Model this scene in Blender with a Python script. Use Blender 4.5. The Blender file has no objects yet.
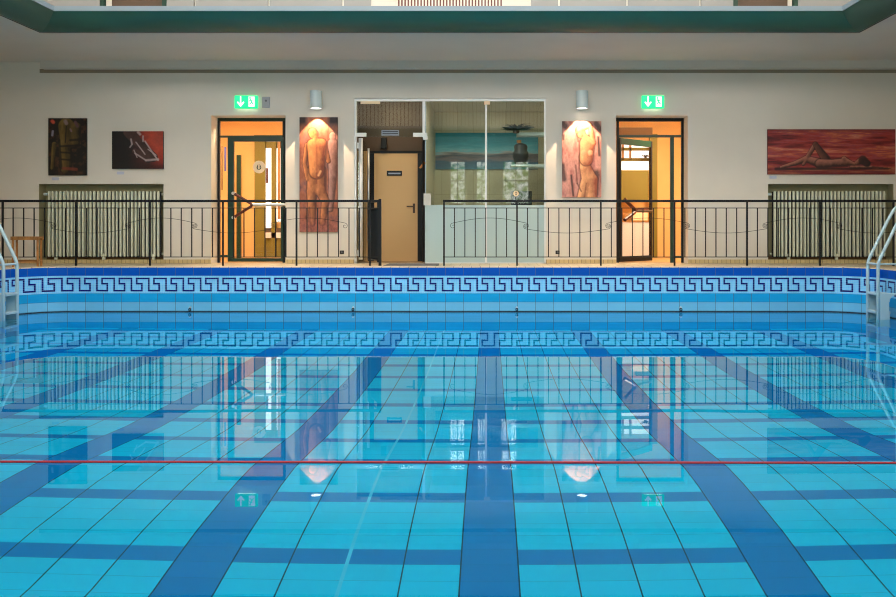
import bpy, math, random
import numpy as np
random.seed(7)
PI = math.pi
S = bpy.context.scene
COL = S.collection
# ---------------------------------------------------------------- camera frame (metres; deck is z = 0)
F, PX, PY, CH = 833.0, 489.5, 228.0, 0.567
YP, YR, YW = 11.57, 12.46, 13.32          # pool end wall, railing, back wall
WZ = -0.60                                # water level
def X(px, y=YW): return (px - PX) * y / F
def Z(py, y=YW): return CH + (PY - py) * y / F

# ---------------------------------------------------------------- materials
def srgb(r, g, b):
    f = lambda c: (c/255/12.92) if c/255 <= 0.04045 else ((c/255+0.055)/1.055)**2.4
    return (f(r), f(g), f(b), 1.0)
MATS = {}
def mat(name, col, rough=0.5, metal=0.0, noise=0.0, nscale=8.0, bump=0.0, emit=None, estr=1.0, spec=0.5):
    if name in MATS: return MATS[name]
    m = bpy.data.materials.new(name); m.use_nodes = True
    nt = m.node_tree; b = nt.nodes['Principled BSDF']
    b.inputs['Base Color'].default_value = col
    b.inputs['Roughness'].default_value = rough
    b.inputs['Metallic'].default_value = metal
    b.inputs['Specular IOR Level'].default_value = spec
    if noise > 0 or bump > 0:
        g = nt.nodes.new('ShaderNodeNewGeometry')
        n = nt.nodes.new('ShaderNodeTexNoise'); n.inputs['Scale'].default_value = nscale
        n.inputs['Detail'].default_value = 4
        nt.links.new(g.outputs['Position'], n.inputs['Vector'])
        if noise > 0:
            mr = nt.nodes.new('ShaderNodeMapRange')
            mr.inputs['From Min'].default_value = 0.3; mr.inputs['From Max'].default_value = 0.7
            mr.inputs['To Min'].default_value = 1-noise; mr.inputs['To Max'].default_value = 1+noise
            nt.links.new(n.outputs['Fac'], mr.inputs['Value'])
            vm = nt.nodes.new('ShaderNodeVectorMath'); vm.operation = 'SCALE'
            vm.inputs[0].default_value = col[:3]
            nt.links.new(mr.outputs['Result'], vm.inputs['Scale'])
            nt.links.new(vm.outputs['Vector'], b.inputs['Base Color'])
        if bump > 0:
            bp = nt.nodes.new('ShaderNodeBump'); bp.inputs['Strength'].default_value = bump
            bp.inputs['Distance'].default_value = 0.01
            nt.links.new(n.outputs['Fac'], bp.inputs['Height'])
            nt.links.new(bp.outputs['Normal'], b.inputs['Normal'])
    if emit is not None:
        b.inputs['Emission Color'].default_value = emit
        b.inputs['Emission Strength'].default_value = estr
    MATS[name] = m
    return m

class G:
    """tiny maths-node builder"""
    def __init__(s, nt): s.nt = nt
    def m(s, op, a, b=None, c=None):
        n = s.nt.nodes.new('ShaderNodeMath'); n.operation = op
        for i, v in enumerate((a, b, c)):
            if v is None: continue
            if isinstance(v, (int, float)): n.inputs[i].default_value = v
            else: s.nt.links.new(v, n.inputs[i])
        return n.outputs[0]
    def band(s, v, lo, hi): return s.m('MULTIPLY', s.m('GREATER_THAN', v, lo), s.m('LESS_THAN', v, hi))
    def mod(s, v, off, period): return s.m('FLOORED_MODULO', s.m('SUBTRACT', v, off), period)
    def line(s, v, off, period, w):      # 1 on a line of width w centred on off + k*period
        return s.m('LESS_THAN', s.mod(v, off - w/2, period), w)
    def mix(s, fac, a, b):
        n = s.nt.nodes.new('ShaderNodeMix'); n.data_type = 'RGBA'
        for k, v in ((0, fac), (6, a), (7, b)):
            if isinstance(v, (int, float)): n.inputs[k].default_value = v
            elif isinstance(v, tuple): n.inputs[k].default_value = v
            else: s.nt.links.new(v, n.inputs[k])
        return n.outputs[2]
def newmat(name, rough=0.3):
    m = bpy.data.materials.new(name); m.use_nodes = True
    nt = m.node_tree; b = nt.nodes['Principled BSDF']; b.inputs['Roughness'].default_value = rough
    g = nt.nodes.new('ShaderNodeNewGeometry'); sp = nt.nodes.new('ShaderNodeSeparateXYZ')
    nt.links.new(g.outputs['Position'], sp.inputs[0])
    return m, nt, b, G(nt), sp.outputs
def tilenoise(nt, g, u, v, pu, pv, ou=0, ov=0, amt=0.06):
    """per tile brightness"""
    cu = g.m('FLOOR', g.m('DIVIDE', g.m('SUBTRACT', u, ou), pu)); cv = g.m('FLOOR', g.m('DIVIDE', g.m('SUBTRACT', v, ov), pv))
    cx = nt.nodes.new('ShaderNodeCombineXYZ'); nt.links.new(cu, cx.inputs[0]); nt.links.new(cv, cx.inputs[1])
    w = nt.nodes.new('ShaderNodeTexWhiteNoise'); nt.links.new(cx.outputs[0], w.inputs['Vector'])
    return g.m('MULTIPLY_ADD', w.outputs['Value'], amt*2, 1-amt)
def scale_col(nt, col, f):
    vm = nt.nodes.new('ShaderNodeVectorMath'); vm.operation = 'SCALE'
    nt.links.new(col, vm.inputs[0]); nt.links.new(f, vm.inputs['Scale']); return vm.outputs[0]

C_LIGHT = (0.006, 0.60, 0.88, 1); C_DARK = (0.0, 0.235, 0.57, 1)
# pool floor tiles
m_floor, nt, b, g, P = newmat('pool_floor_tiles', 0.5); b.inputs['Specular IOR Level'].default_value = .04
x, y = P[0], P[1]
stripe = g.m('LESS_THAN', g.mod(x, -0.125, 1.25), 0.25)
rowd = g.m('LESS_THAN', g.mod(y, 3.6375, 0.64), 0.125)
dark = g.m('MAXIMUM', stripe, rowd)
c = g.mix(dark, C_LIGHT, C_DARK)
c = scale_col(nt, c, tilenoise(nt, g, x, y, 0.25, 0.128, 0.125, 3.6375, 0.035))
gl = g.line(x, 0.125, 0.25, 0.0065)
gr = g.line(y, 3.6375, 0.128, 0.004)
c = g.mix(g.m('MULTIPLY', gr, 0.45), c, (0.01, 0.16, 0.30, 1))
c = g.mix(gl, c, (0.012, 0.05, 0.09, 1))
c = g.mix(g.band(x, -0.632, -0.616), c, (0.10, 0.62, 0.86, 1))
nt.links.new(c, b.inputs['Base Color'])
# pool wall tiles (uv in metres: u = run of wall, v = height)
m_pwall, nt, b, g, P = newmat('pool_wall_tiles', 0.3); b.inputs['Specular IOR Level'].default_value = .15
uv = nt.nodes.new('ShaderNodeUVMap'); sp = nt.nodes.new('ShaderNodeSeparateXYZ'); nt.links.new(uv.outputs[0], sp.inputs[0])
u, v = sp.outputs[0], sp.outputs[1]
c = g.mix(g.m('LESS_THAN', v, -0.339), (0.20, 0.60, 0.92, 1), (0.012, 0.36, 0.72, 1))
c = g.mix(g.m('LESS_THAN', v, -0.461), c, (0.16, 0.50, 0.75, 1))
c = g.mix(g.m('GREATER_THAN', v, -0.097), c, (0.003, 0.085, 0.46, 1))
c = g.mix(g.m('LESS_THAN', v, -0.72), c, (0.005, 0.45, 0.88, 1))
c = scale_col(nt, c, tilenoise(nt, g, u, v, 0.25, 0.122, 0.135, -0.097, 0.05))
isM = g.band(v, -0.339, -0.097)
tg = g.m('MAXIMUM', g.line(u, -0.8797, 0.024, 0.0035), g.line(v, -0.097, 0.0242, 0.0035))
c = g.mix(g.m('MULTIPLY', g.m('MULTIPLY', tg, isM), 0.55), c, (0.55, 0.78, 0.9, 1))
gl = g.m('MULTIPLY', g.line(u, 0.1375, 0.25, 0.005), g.m('SUBTRACT', 1, isM))
c = g.mix(gl, c, (0.10, 0.13, 0.17, 1))
hl = g.m('MAXIMUM', g.line(v, -0.339, 0.122, 0.006), g.band(v, -0.100, -0.096))
hl = g.m('MULTIPLY', hl, g.m('LESS_THAN', v, -0.34))
c = g.mix(g.m('MULTIPLY', hl, 0.7), c, (0.03, 0.16, 0.26, 1))
c = g.mix(g.band(v, -0.612, -0.588), c, (0.035, 0.025, 0.03, 1))
nt.links.new(c, b.inputs['Base Color'])
m_tess = mat('navy_mosaic', (0.002, 0.004, 0.17, 1), 0.4, spec=.2)
# cream coping and deck tiles
def tiled(name, col, grout, pu, pv, axes=(0, 1), gw=0.006, rough=0.4, offu=0.0, offv=0.0):
    m, nt, b, g, P = newmat(name, rough)
    u, v = P[axes[0]], P[axes[1]]
    rgb = nt.nodes.new('ShaderNodeRGB'); rgb.outputs[0].default_value = col
    c = scale_col(nt, rgb.outputs[0], tilenoise(nt, g, u, v, pu, pv, offu, offv, 0.06))
    c = g.mix(g.m('MAXIMUM', g.line(u, offu, pu, gw), g.line(v, offv, pv, gw)), c, grout)
    nt.links.new(c, b.inputs['Base Color']); return m
m_deck = tiled('deck_tiles', srgb(205, 190, 160), srgb(120, 105, 85), 0.15, 0.15)
m_coping = tiled('coping_tiles', srgb(215, 200, 170), srgb(110, 95, 80), 0.125, 0.125)
m_base = tiled('baseboard_tiles', srgb(205, 185, 135), srgb(120, 100, 70), 0.07, 0.07, (0, 2))
m_rtile = tiled('beige_wall_tiles', srgb(200, 190, 160), srgb(165, 155, 125), 0.30, 0.60, (0, 2))

m_wall = mat('plaster_wall', (0.72, 0.675, 0.60, 1), 0.9, noise=0.03, nscale=1.5, bump=0.03)
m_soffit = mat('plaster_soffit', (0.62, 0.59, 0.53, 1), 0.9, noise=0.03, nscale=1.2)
m_side = mat('tan_side_wall', (0.50, 0.36, 0.23, 1), 0.9, noise=.03, nscale=1.5)
m_green = mat('green_cove_paint', (0.018, 0.105, 0.078, 1), 0.45, noise=0.08, nscale=2)
m_ledge = mat('pale_blue_ledge', (0.20, 0.26, 0.30, 1), 0.5)
m_panel = mat('white_gallery_panel', (0.25, 0.24, 0.225, 1), 0.6)
m_black = mat('black_paint', (0.008, 0.010, 0.013, 1), 0.45, spec=.25)
m_dkgreen = mat('dark_green_paint', (0.004, 0.036, 0.022, 1), 0.35)
m_white = mat('white_plastic', (0.62, 0.72, 0.74, 1), 0.35)
m_ladder = mat('ladder_white', (0.40, 0.55, 0.60, 1), 0.3)
m_rad = mat('radiator_enamel', srgb(222, 226, 205), 0.4)
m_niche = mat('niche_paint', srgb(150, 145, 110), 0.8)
m_wood = mat('honey_wood', (0.42, 0.19, 0.055, 1), 0.5, noise=0.25, nscale=14)
m_brown = mat('brown_skirting', srgb(120, 85, 45), 0.6)
m_handle = mat('mahogany', (0.10, 0.018, 0.010, 1), 0.3, noise=0.3, nscale=20)
m_steel = mat('brushed_steel', (0.62, 0.66, 0.68, 1), 0.3, 0.8)
m_alu = mat('pale_aluminium', (0.72, 0.74, 0.74, 1), 0.4, 0.2)
m_orange = mat('ochre_wall', (0.80, 0.50, 0.20, 1), 0.8, noise=0.04, nscale=2)
m_olive = mat('olive_timber', (0.20, 0.155, 0.015, 1), 0.6)
m_day = mat('daylit_pane', (0.9, 0.9, 0.9, 1), 0.5, emit=(1, 0.97, 0.95, 1), estr=1.1)
m_tandoor = mat('tan_door', (0.66, 0.42, 0.18, 1), 0.5)
m_dkbrown = mat('dark_brown', (0.085, 0.05, 0.028, 1), 0.6)
m_cloth = mat('white_cloth', (0.75, 0.70, 0.72, 1), 0.8)
m_red = mat('red_rope', (0.42, 0.006, 0.02, 1), 0.5)
m_grey = mat('grey_rubber', srgb(95, 95, 100), 0.7)
m_roomfloor = mat('room_floor', srgb(190, 150, 100), 0.5)
m_lens = mat('lamp_glow', (1, 1, 1, 1), 0.5, emit=(1, 0.86, 0.68, 1), estr=5.0)
m_sgreen = mat('exit_green', (0.0, 0.4, 0.12, 1), 0.4, emit=(0.0, 0.75, 0.24, 1), estr=1.25)
m_swhite = mat('exit_white', (0.2, 0.2, 0.2, 1), 0.6, emit=(1, 1, 0.9, 1), estr=1.0)
m_card = mat('caption_paper', srgb(190, 195, 215), 0.8)
m_leaf = mat('dark_foliage', (0.012, 0.03, 0.012, 1), 0.6, noise=0.5, nscale=30)
m_sky = mat('skylight_glass', (0.9, 0.9, 0.9, 1), 0.5, emit=(1.0, 0.975, 0.94, 1), estr=3.4)
m_cream = mat('cream_disc', srgb(255, 225, 185), 0.5)

def glass(name, tint, base, rough=0.0):
    m = bpy.data.materials.new(name); m.use_nodes = True; nt = m.node_tree; nt.nodes.clear()
    o = nt.nodes.new('ShaderNodeOutputMaterial'); t = nt.nodes.new('ShaderNodeBsdfTransparent'); t.inputs[0].default_value = tint
    gl = nt.nodes.new('ShaderNodeBsdfGlossy'); gl.inputs['Roughness'].default_value = rough
    lw = nt.nodes.new('ShaderNodeLayerWeight'); lw.inputs['Blend'].default_value = .5; gm = G(nt)
    fac = gm.m('MULTIPLY_ADD', gm.m('POWER', lw.outputs['Facing'], 5.0), 1-base, base)
    mx = nt.nodes.new('ShaderNodeMixShader'); nt.links.new(fac, mx.inputs[0])
    nt.links.new(t.outputs[0], mx.inputs[1]); nt.links.new(gl.outputs[0], mx.inputs[2])
    nt.links.new(mx.outputs[0], o.inputs[0]); return m
m_glass = glass('clear_glass', (0.88, 0.93, 0.90, 1), .07)
m_glassd = glass('door_glass', (0.97, 0.98, 0.97, 1), .02)
m_frost = bpy.data.materials.new('frosted_film'); m_frost.use_nodes = True
_n = m_frost.node_tree; _b = _n.nodes['Principled BSDF']; _b.inputs['Base Color'].default_value = (0.50, 0.66, 0.68, 1); _b.inputs['Roughness'].default_value = 0.25
_b.inputs['Alpha'].default_value = 0.88

# water: a true refracting interface
m_water = bpy.data.materials.new('pool_water'); m_water.use_nodes = True
nt = m_water.node_tree; nt.nodes.clear()
o = nt.nodes.new('ShaderNodeOutputMaterial'); gb = nt.nodes.new('ShaderNodeBsdfGlass')
gb.inputs['IOR'].default_value = 1.333; gb.inputs['Roughness'].default_value = 0.0
gb.inputs['Color'].default_value = (0.74, 0.975, 1.0, 1)
n = nt.nodes.new('ShaderNodeTexNoise'); n.inputs['Scale'].default_value = 0.9; n.inputs['Detail'].default_value = 1
bp = nt.nodes.new('ShaderNodeBump'); bp.inputs['Strength'].default_value = 1.0; bp.inputs['Distance'].default_value = 0.0010
gg = nt.nodes.new('ShaderNodeNewGeometry'); nt.links.new(gg.outputs['Position'], n.inputs['Vector'])
nt.links.new(n.outputs['Fac'], bp.inputs['Height']); nt.links.new(bp.outputs['Normal'], gb.inputs['Normal'])
nt.links.new(gb.outputs[0], o.inputs[0])

# ---------------------------------------------------------------- mesh building
class MB:
    def __init__(s): s.v = []; s.f = []; s.uv = None
    def quad(s, a, b, c, d): n = len(s.v); s.v += [a, b, c, d]; s.f.append((n, n+1, n+2, n+3)); return s
    def box(s, x0, x1, y0, y1, z0, z1):
        n = len(s.v)
        s.v += [(x0,y0,z0),(x1,y0,z0),(x1,y1,z0),(x0,y1,z0),(x0,y0,z1),(x1,y0,z1),(x1,y1,z1),(x0,y1,z1)]
        for f in ((0,3,2,1),(4,5,6,7),(0,1,5,4),(1,2,6,5),(2,3,7,6),(3,0,4,7)): s.f.append(tuple(n+i for i in f))
        return s
    def tube(s, pts, r, seg=10, cap=True):
        pts = [np.array(p, float) for p in pts]; n0 = len(s.v); ups = None
        for i, p in enumerate(pts):
            t = pts[min(i+1, len(pts)-1)] - pts[max(i-1, 0)]; t /= max(np.linalg.norm(t), 1e-9)
            if ups is None:
                a = np.array((0, 0, 1.)) if abs(t[2]) < 0.9 else np.array((1., 0, 0)); ups = np.cross(t, a)
            u = ups - t*np.dot(ups, t); u /= np.linalg.norm(u); ups = u; w = np.cross(t, u)
            for k in range(seg):
                a = 2*PI*k/seg; q = p + r*(math.cos(a)*u + math.sin(a)*w); s.v.append(tuple(q))
        for i in range(len(pts)-1):
            for k in range(seg):
                a = n0+i*seg+k; b2 = n0+i*seg+(k+1) % seg; s.f.append((a, b2, b2+seg, a+seg))
        if cap:
            s.f.append(tuple(n0+k for k in range(seg))[::-1]); s.f.append(tuple(n0+(len(pts)-1)*seg+k for k in range(seg)))
        return s
    def prism(s, poly, axis, a, b):
        """poly in the plane normal to axis ('x','y','z')"""
        n = len(s.v); k = len(poly)
        for q in (a, b):
            for p in poly:
                s.v.append((q, p[0], p[1]) if axis == 'x' else (p[0], q, p[1]) if axis == 'y' else (p[0], p[1], q))
        s.f.append(tuple(n+i for i in range(k))); s.f.append(tuple(n+k+i for i in range(k))[::-1])
        for i in range(k): s.f.append((n+i, n+(i+1) % k, n+k+(i+1) % k, n+k+i))
        return s
    def build(s, name, m, parent=None, loc=None, smooth=False, bevel=0):
        me = bpy.data.meshes.new(name)
        root = (0, 0, 0)
        p = parent
        while p is not None:
            root = tuple(p.location) if p.parent is None else root; p = p.parent
        off = root if parent else (loc or (0, 0, 0))
        me.from_pydata([(a[0]-off[0], a[1]-off[1], a[2]-off[2]) for a in s.v], [], s.f)
        if s.uv:
            l = me.uv_layers.new(name='UVMap')
            for lp in me.loops: l.data[lp.index].uv = s.uv[lp.vertex_index]
        import bmesh
        bm = bmesh.new(); bm.from_mesh(me); bmesh.ops.recalc_face_normals(bm, faces=bm.faces) if s.uv is None else None
        bm.to_mesh(me); bm.free()
        if smooth:
            for f in me.polygons: f.use_smooth = True
        me.materials.append(m)
        o = bpy.data.objects.new(name, me); COL.objects.link(o)
        if parent: o.parent = parent
        else: o.location = off
        if bevel:
            bv = o.modifiers.new('edge', 'BEVEL'); bv.width = bevel; bv.segments = 2; bv.limit_method = 'ANGLE'
        return o
def tag(o, label=None, cat=None, group=None, kind=None):
    if label: o['label'] = label
    if cat: o['category'] = cat
    if group: o['group'] = group
    if kind: o['kind'] = kind
    return o
def empty(name, loc, *a, **k):
    o = bpy.data.objects.new(name, None); o.location = loc; o.empty_display_size = 0.1; COL.objects.link(o)
    return tag(o, *a, **k)
def box(x0, x1, y0, y1, z0, z1): return MB().box(min(x0,x1), max(x0,x1), min(y0,y1), max(y0,y1), min(z0,z1), max(z0,z1))
def struct(o): o['kind'] = 'structure'; return o

# ---------------------------------------------------------------- the pool basin
XL, XR, Y0, RC = -6.40, 5.20, 0.9, 0.60     # sides, near wall, corner radius
def perimeter():
    """points (x, y, nx, ny, s) running from the near-left corner round the far wall to the near-right one"""
    pts = []
    def add(px, py, nx, ny): pts.append([px, py, nx, ny])
    for k in range(0, 41): add(XL, Y0 + (YP-RC-Y0)*k/40, 1, 0)
    for k in range(1, 25):
        a = PI - (PI/2)*k/24; add(XL+RC+RC*math.cos(a), YP-RC+RC*math.sin(a), -math.cos(a), -math.sin(a))
    for k in range(1, 41): add(XL+RC+(XR-XL-2*RC)*k/40, YP, 0, -1)
    for k in range(1, 25):
        a = PI/2 - (PI/2)*k/24; add(XR-RC+RC*math.cos(a), YP-RC+RC*math.sin(a), -math.cos(a), -math.sin(a))
    for k in range(1, 41): add(XR, YP-RC-(YP-RC-Y0)*k/40, -1, 0)
    s = 0; out = []
    for i, p in enumerate(pts):
        if i: s += math.hypot(p[0]-pts[i-1][0], p[1]-pts[i-1][1])
        out.append(p + [s])
    # make s = X along the far wall
    i = 41 + 24 - 1 + 20
    off = out[i][4] - out[i][0]
    for p in out: p[4] -= off
    return out
PER = perimeter()
PS = np.array([p[4] for p in PER])
def at_s(s):
    i = int(np.clip(np.searchsorted(PS, s) - 1, 0, len(PER)-2)); t = (s-PS[i])/(PS[i+1]-PS[i])
    return [PER[i][k]*(1-t)+PER[i+1][k]*t for k in range(4)]
def depth(y):
    return float(np.interp(y, [0, 3.4, 3.9, 4.7, 5.3, 5.9, 6.9, 8.2, 8.8, 11.6], [.82, .81, .74, .71, .88, 1.1, 1.31, 1.53, 1.6, 1.82]))
w = MB(); w.uv = []
for p in PER:
    for z in (0.018, -1.4+0.0, -2.6):
        w.v.append((p[0], p[1], z)); w.uv.append((p[4], z))
for i in range(len(PER)-1):
    for k in range(2):
        a = i*3+k; w.f.append((a, a+1, a+4, a+3))
# near wall
n = len(w.v)
for xx in (XL, XR):
    for z in (0.018, -2.6): w.v.append((xx, Y0, z)); w.uv.append((xx, z))
w.f.append((n, n+1, n+3, n+2))
basin = empty('pool_basin', (0, 0, 0), kind='structure')
w.build('pool_wall', m_pwall, basin)
fl = MB(); ys = [Y0-.1, 3.2, 3.4, 3.6, 3.9] + list(np.linspace(4.5, 9.0, 16)) + [YP+.05]
for k in range(len(ys)-1):
    a, b_ = ys[k], ys[k+1]
    fl.quad((XL-.1, a, WZ-depth(a)), (XR+.1, a, WZ-depth(a)), (XR+.1, b_, WZ-depth(b_)), (XL-.1, b_, WZ-depth(b_)))
fl.build('pool_floor', m_floor, basin)
# meander of navy mosaic pieces
T = 0.024
cells = set()
for c_ in range(0, 7): cells.add((c_, 0))
for r_ in range(0, 4): cells.add((6, r_))
for c_ in range(3, 7): cells.add((c_, 4))
for r_ in range(4, 8): cells.add((3, r_))
for c_ in range(3, 11): cells.add((c_, 7))
for r_ in range(1, 7): cells.add((10, r_))
mm = MB(); k0 = int((PS[0]+0.8917)/0.24)+1; k1 = int((PS[-1]+0.8917)/0.24)-1
for k in range(k0, k1):
    for (c_, r_) in cells:
        s0 = -0.8917 - T/2 + 0.24*k + c_*T + 0.0002; s1 = s0 + T - 0.0004
        z0 = -0.339 + T*1.0083*(r_+1) + 0.001; z1 = z0 + T*1.0083 - 0.002
        a = at_s(s0); b_ = at_s(s1); e = 0.002
        mm.quad((a[0]+a[2]*e, a[1]+a[3]*e, z0), (b_[0]+b_[2]*e, b_[1]+b_[3]*e, z0), (b_[0]+b_[2]*e, b_[1]+b_[3]*e, z1), (a[0]+a[2]*e, a[1]+a[3]*e, z1))
mm.build('meander_mosaic', m_tess, basin)
# coping: raised kerb with rounded nose round the pool
cp = MB(); prof = [(0.0, 0.016), (0.003, 0.024), (0.012, 0.028), (0.30, 0.028), (0.305, 0.0)]
ring = [(p[0], p[1], -p[2], -p[3]) for p in PER]
for p in ring:
    for (o_, z) in prof: cp.v.append((p[0]+p[2]*o_, p[1]+p[3]*o_, z))
np_ = len(prof)
for i in range(len(ring)-1):
    for k in range(np_-1):
        a = i*np_+k; cp.f.append((a, a+1, a+1+np_, a+np_))
cp.build('coping', m_coping, basin)
box(XL-.3, XR+.3, Y0-.3, Y0, 0.0, 0.028).build('coping', m_coping, basin)
# water
wb = MB(); wb.v = [(p[0]-p[2]*.001, p[1]-p[3]*.001, WZ) for p in PER]; wb.f = [tuple(range(len(PER)))[::-1]]
wo = wb.build('water', m_water); wo['kind'] = 'structure'
tag(wo, 'still clear blue pool water reflecting the back wall', 'water')

# ---------------------------------------------------------------- hall shell
HL, HR, YN, ZT = -7.98, 6.66, -3.2, 7.2
d = MB()      # deck with the pool cut out
def dq(x0, x1, y0, y1): d.quad((x0,y0,0),(x1,y0,0),(x1,y1,0),(x0,y1,0))
dq(HL, XL-.2, YN, YW+.4); dq(XR+.2, HR, YN, YW+.4); dq(XL-.2, XR+.2, YN, Y0-.2); dq(XL-.2, XR+.2, YP+.2, YW+.4)
for sx, cx in ((-1, XL), (1, XR)):
    # corner fillers behind the rounded coping
    cxx = cx - sx*RC; cyy = YP - RC
    for k in range(8):
        a0, a1 = (PI/2)*k/8, (PI/2)*(k+1)/8; r = RC+0.2
        p0 = (cxx+sx*r*math.cos(a0), cyy+r*math.sin(a0), 0); p1 = (cxx+sx*r*math.cos(a1), cyy+r*math.sin(a1), 0)
        d.f.append((len(d.v), len(d.v)+1, len(d.v)+2)); d.v += [p0, p1, (cx+sx*.2, YP+.2, 0)]
d.build('floor', m_deck)['kind'] = 'structure'

def wall_open(name, m, x0, x1, z0, z1, y0, y1, holes, niches=()):
    xs = sorted({x0, x1, *[h[0] for h in holes], *[h[1] for h in holes], *[h[0] for h in niches], *[h[1] for h in niches]})
    zs = sorted({z0, z1, *[h[2] for h in holes], *[h[3] for h in holes], *[h[2] for h in niches], *[h[3] for h in niches]})
    b = MB()
    def st(i, j):
        if i < 0 or j < 0 or i >= len(xs)-1 or j >= len(zs)-1: return 0
        cx, cz = (xs[i]+xs[i+1])/2, (zs[j]+zs[j+1])/2
        for h in holes:
            if h[0] < cx < h[1] and h[2] < cz < h[3]: return 1
        for h in niches:
            if h[0] < cx < h[1] and h[2] < cz < h[3]: return 2
        return 0
    for i in range(len(xs)-1):
        for j in range(len(zs)-1):
            a, c, e, f = xs[i], xs[i+1], zs[j], zs[j+1]; s_ = st(i, j)
            if s_ == 0: b.quad((a,y0,e),(c,y0,e),(c,y0,f),(a,y0,f))
            if s_ != 1: b.quad((a,y1,e),(a,y1,f),(c,y1,f),(c,y1,e))
            if s_:
                yy = y1 if s_ == 1 else y0
                if s_ == 1:
                    if st(i-1, j) == 0 : b.quad((a,y0,e),(a,y0,f),(a,yy,f),(a,yy,e))
                    if st(i+1, j) == 0 : b.quad((c,y0,e),(c,y1,e),(c,y1,f),(c,y0,f))
                    if st(i, j+1) == 0 : b.quad((a,y0,f),(c,y0,f),(c,y1,f),(a,y1,f))
                    if st(i, j-1) == 0 and j > 0: b.quad((a,y0,e),(a,y1,e),(c,y1,e),(c,y0,e))
    o = b.build(name, m); o['kind'] = 'structure'; return o
YB = YW + 0.32
Lx0, Lx1, Dz = X(211), X(285.5), Z(115.5)
Rx0, Rx1 = X(616), X(688)
Cx0, Cx1, Cz = X(354), X(546), Z(98.5)
nz0, nz1 = Z(260.5), Z(184)
NL = (X(39), X(163.5), nz0, nz1); NR = (X(768), X(893.5), nz0, nz1)
wall_open('wall_back', m_wall, HL, HR, 0, ZT, YW, YB,
          [(Lx0, Lx1, 0, Dz), (Cx0, Cx1, 0, Cz), (Rx0, Rx1, 0, Dz)], [NL, NR])
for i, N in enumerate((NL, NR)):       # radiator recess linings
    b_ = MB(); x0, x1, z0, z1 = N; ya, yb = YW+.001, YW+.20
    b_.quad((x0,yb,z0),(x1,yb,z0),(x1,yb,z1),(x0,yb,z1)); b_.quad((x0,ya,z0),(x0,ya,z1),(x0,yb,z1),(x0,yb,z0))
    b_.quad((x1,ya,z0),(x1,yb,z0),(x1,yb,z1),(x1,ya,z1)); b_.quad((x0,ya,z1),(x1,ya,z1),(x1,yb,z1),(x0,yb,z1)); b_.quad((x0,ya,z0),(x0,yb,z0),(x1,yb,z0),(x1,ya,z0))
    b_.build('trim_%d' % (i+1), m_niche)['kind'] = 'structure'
struct(box(HL-.2, HL, YN, YB, 0, ZT).build('wall_left', m_side)); struct(box(HR, HR+.2, YN, YB, 0, ZT).build('wall_right', m_side))
# near wall: three mirrored windows, plus added wide and clerestory ones for light
WCS = [(-7.2, -2.4, 5.25, 7.0), (-1.45, -.88, 5.1, 7.0), (-.46, -.05, 5.1, 7.0), (.40, 1.0, 5.1, 7.0), (2.1, 6.2, 5.25, 7.0)]  # added clerestory lighting the back wall; middle bays sized to the mirrored patches
WN = [(-1.45, -0.85, 1.1, 3.0), (-0.50, -0.05, 1.1, 3.0), (0.45, 1.45, 1.1, 3.0), (-5.2, -3.4, 1.1, 3.0), (3.0, 4.8, 1.1, 3.0)]  # last two are unseen windows, added for light on the lower wall
wall_open('wall_front', m_wall, HL, HR, 0, ZT, YN-.3, YN, WN+WCS)
m_garden, nt, b, g, P = newmat('daylit_garden_pane', 0.4)
nn = nt.nodes.new('ShaderNodeTexNoise'); nn.inputs['Scale'].default_value = 5; nn.inputs['Detail'].default_value = 5
gg = nt.nodes.new('ShaderNodeNewGeometry'); nt.links.new(gg.outputs['Position'], nn.inputs['Vector'])
rmp = nt.nodes.new('ShaderNodeValToRGB'); nt.links.new(nn.outputs['Fac'], rmp.inputs[0])
rmp.color_ramp.elements[0].position = .40; rmp.color_ramp.elements[0].color = (0.10, 0.22, 0.05, 1)
rmp.color_ramp.elements[1].position = .62; rmp.color_ramp.elements[1].color = (1, 1, 0.95, 1)
nt.links.new(rmp.outputs[0], b.inputs['Emission Color']); b.inputs['Emission Strength'].default_value = 3.2; b.inputs['Base Color'].default_value = (.1,.1,.1,1)
for i, h in enumerate(WN):
    r = empty('window_%d' % (i+1), (h[0], YN-.2, h[2]), kind='structure')
    f = MB(); t = .05
    for (a, c, e, q) in ((h[0],h[1],h[2],h[2]+t),(h[0],h[1],h[3]-t,h[3]),(h[0],h[0]+t,h[2]+t,h[3]-t),(h[1]-t,h[1],h[2]+t,h[3]-t),((h[0]+h[1])/2-.015,(h[0]+h[1])/2+.015,h[2]+t,h[3]-t),(h[0]+t,h[1]-t,2.25,2.29)):
        f.box(a, c, YN-.2, YN-.14, e, q)
    f.build('window_frame', m_alu, r)
    box(h[0]+t, h[1]-t, YN-.19, YN-.18, h[2]+t, h[3]-t).build('pane', m_garden, r)
m_clere_fill = mat('clerestory_fill_pane', (.8, .8, .8, 1), .5, emit=(1, .96, .90, 1), estr=15)  # strong glow added to brighten the back wall
for i, h in enumerate(WCS):
    r = empty('window_%d' % (i+8), (h[0], YN-.2, h[2]), kind='structure')
    f = MB(); nb = max(2, int((h[1]-h[0])/.7)+1)
    for a in np.linspace(h[0], h[1]-.04, nb if nb > 2 else 3): f.box(a, a+.04, YN-.2, YN-.12, h[2], h[3])
    for z in (h[2], 6.05, h[3]-.05): f.box(h[0], h[1], YN-.2, YN-.12, z, z+.05 if z != 6.05 else z+.22)
    f.build('window_frame', m_alu, r); box(h[0], h[1], YN-.2, YN-.19, h[2], h[3]).build('pane', m_clere_fill, r)  # frame and glowing pane of the added clerestory
m_garden_fill = m_garden.copy(); m_garden_fill.node_tree.nodes['Principled BSDF'].inputs['Emission Strength'].default_value = 14  # stronger glow for the two added side windows
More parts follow.
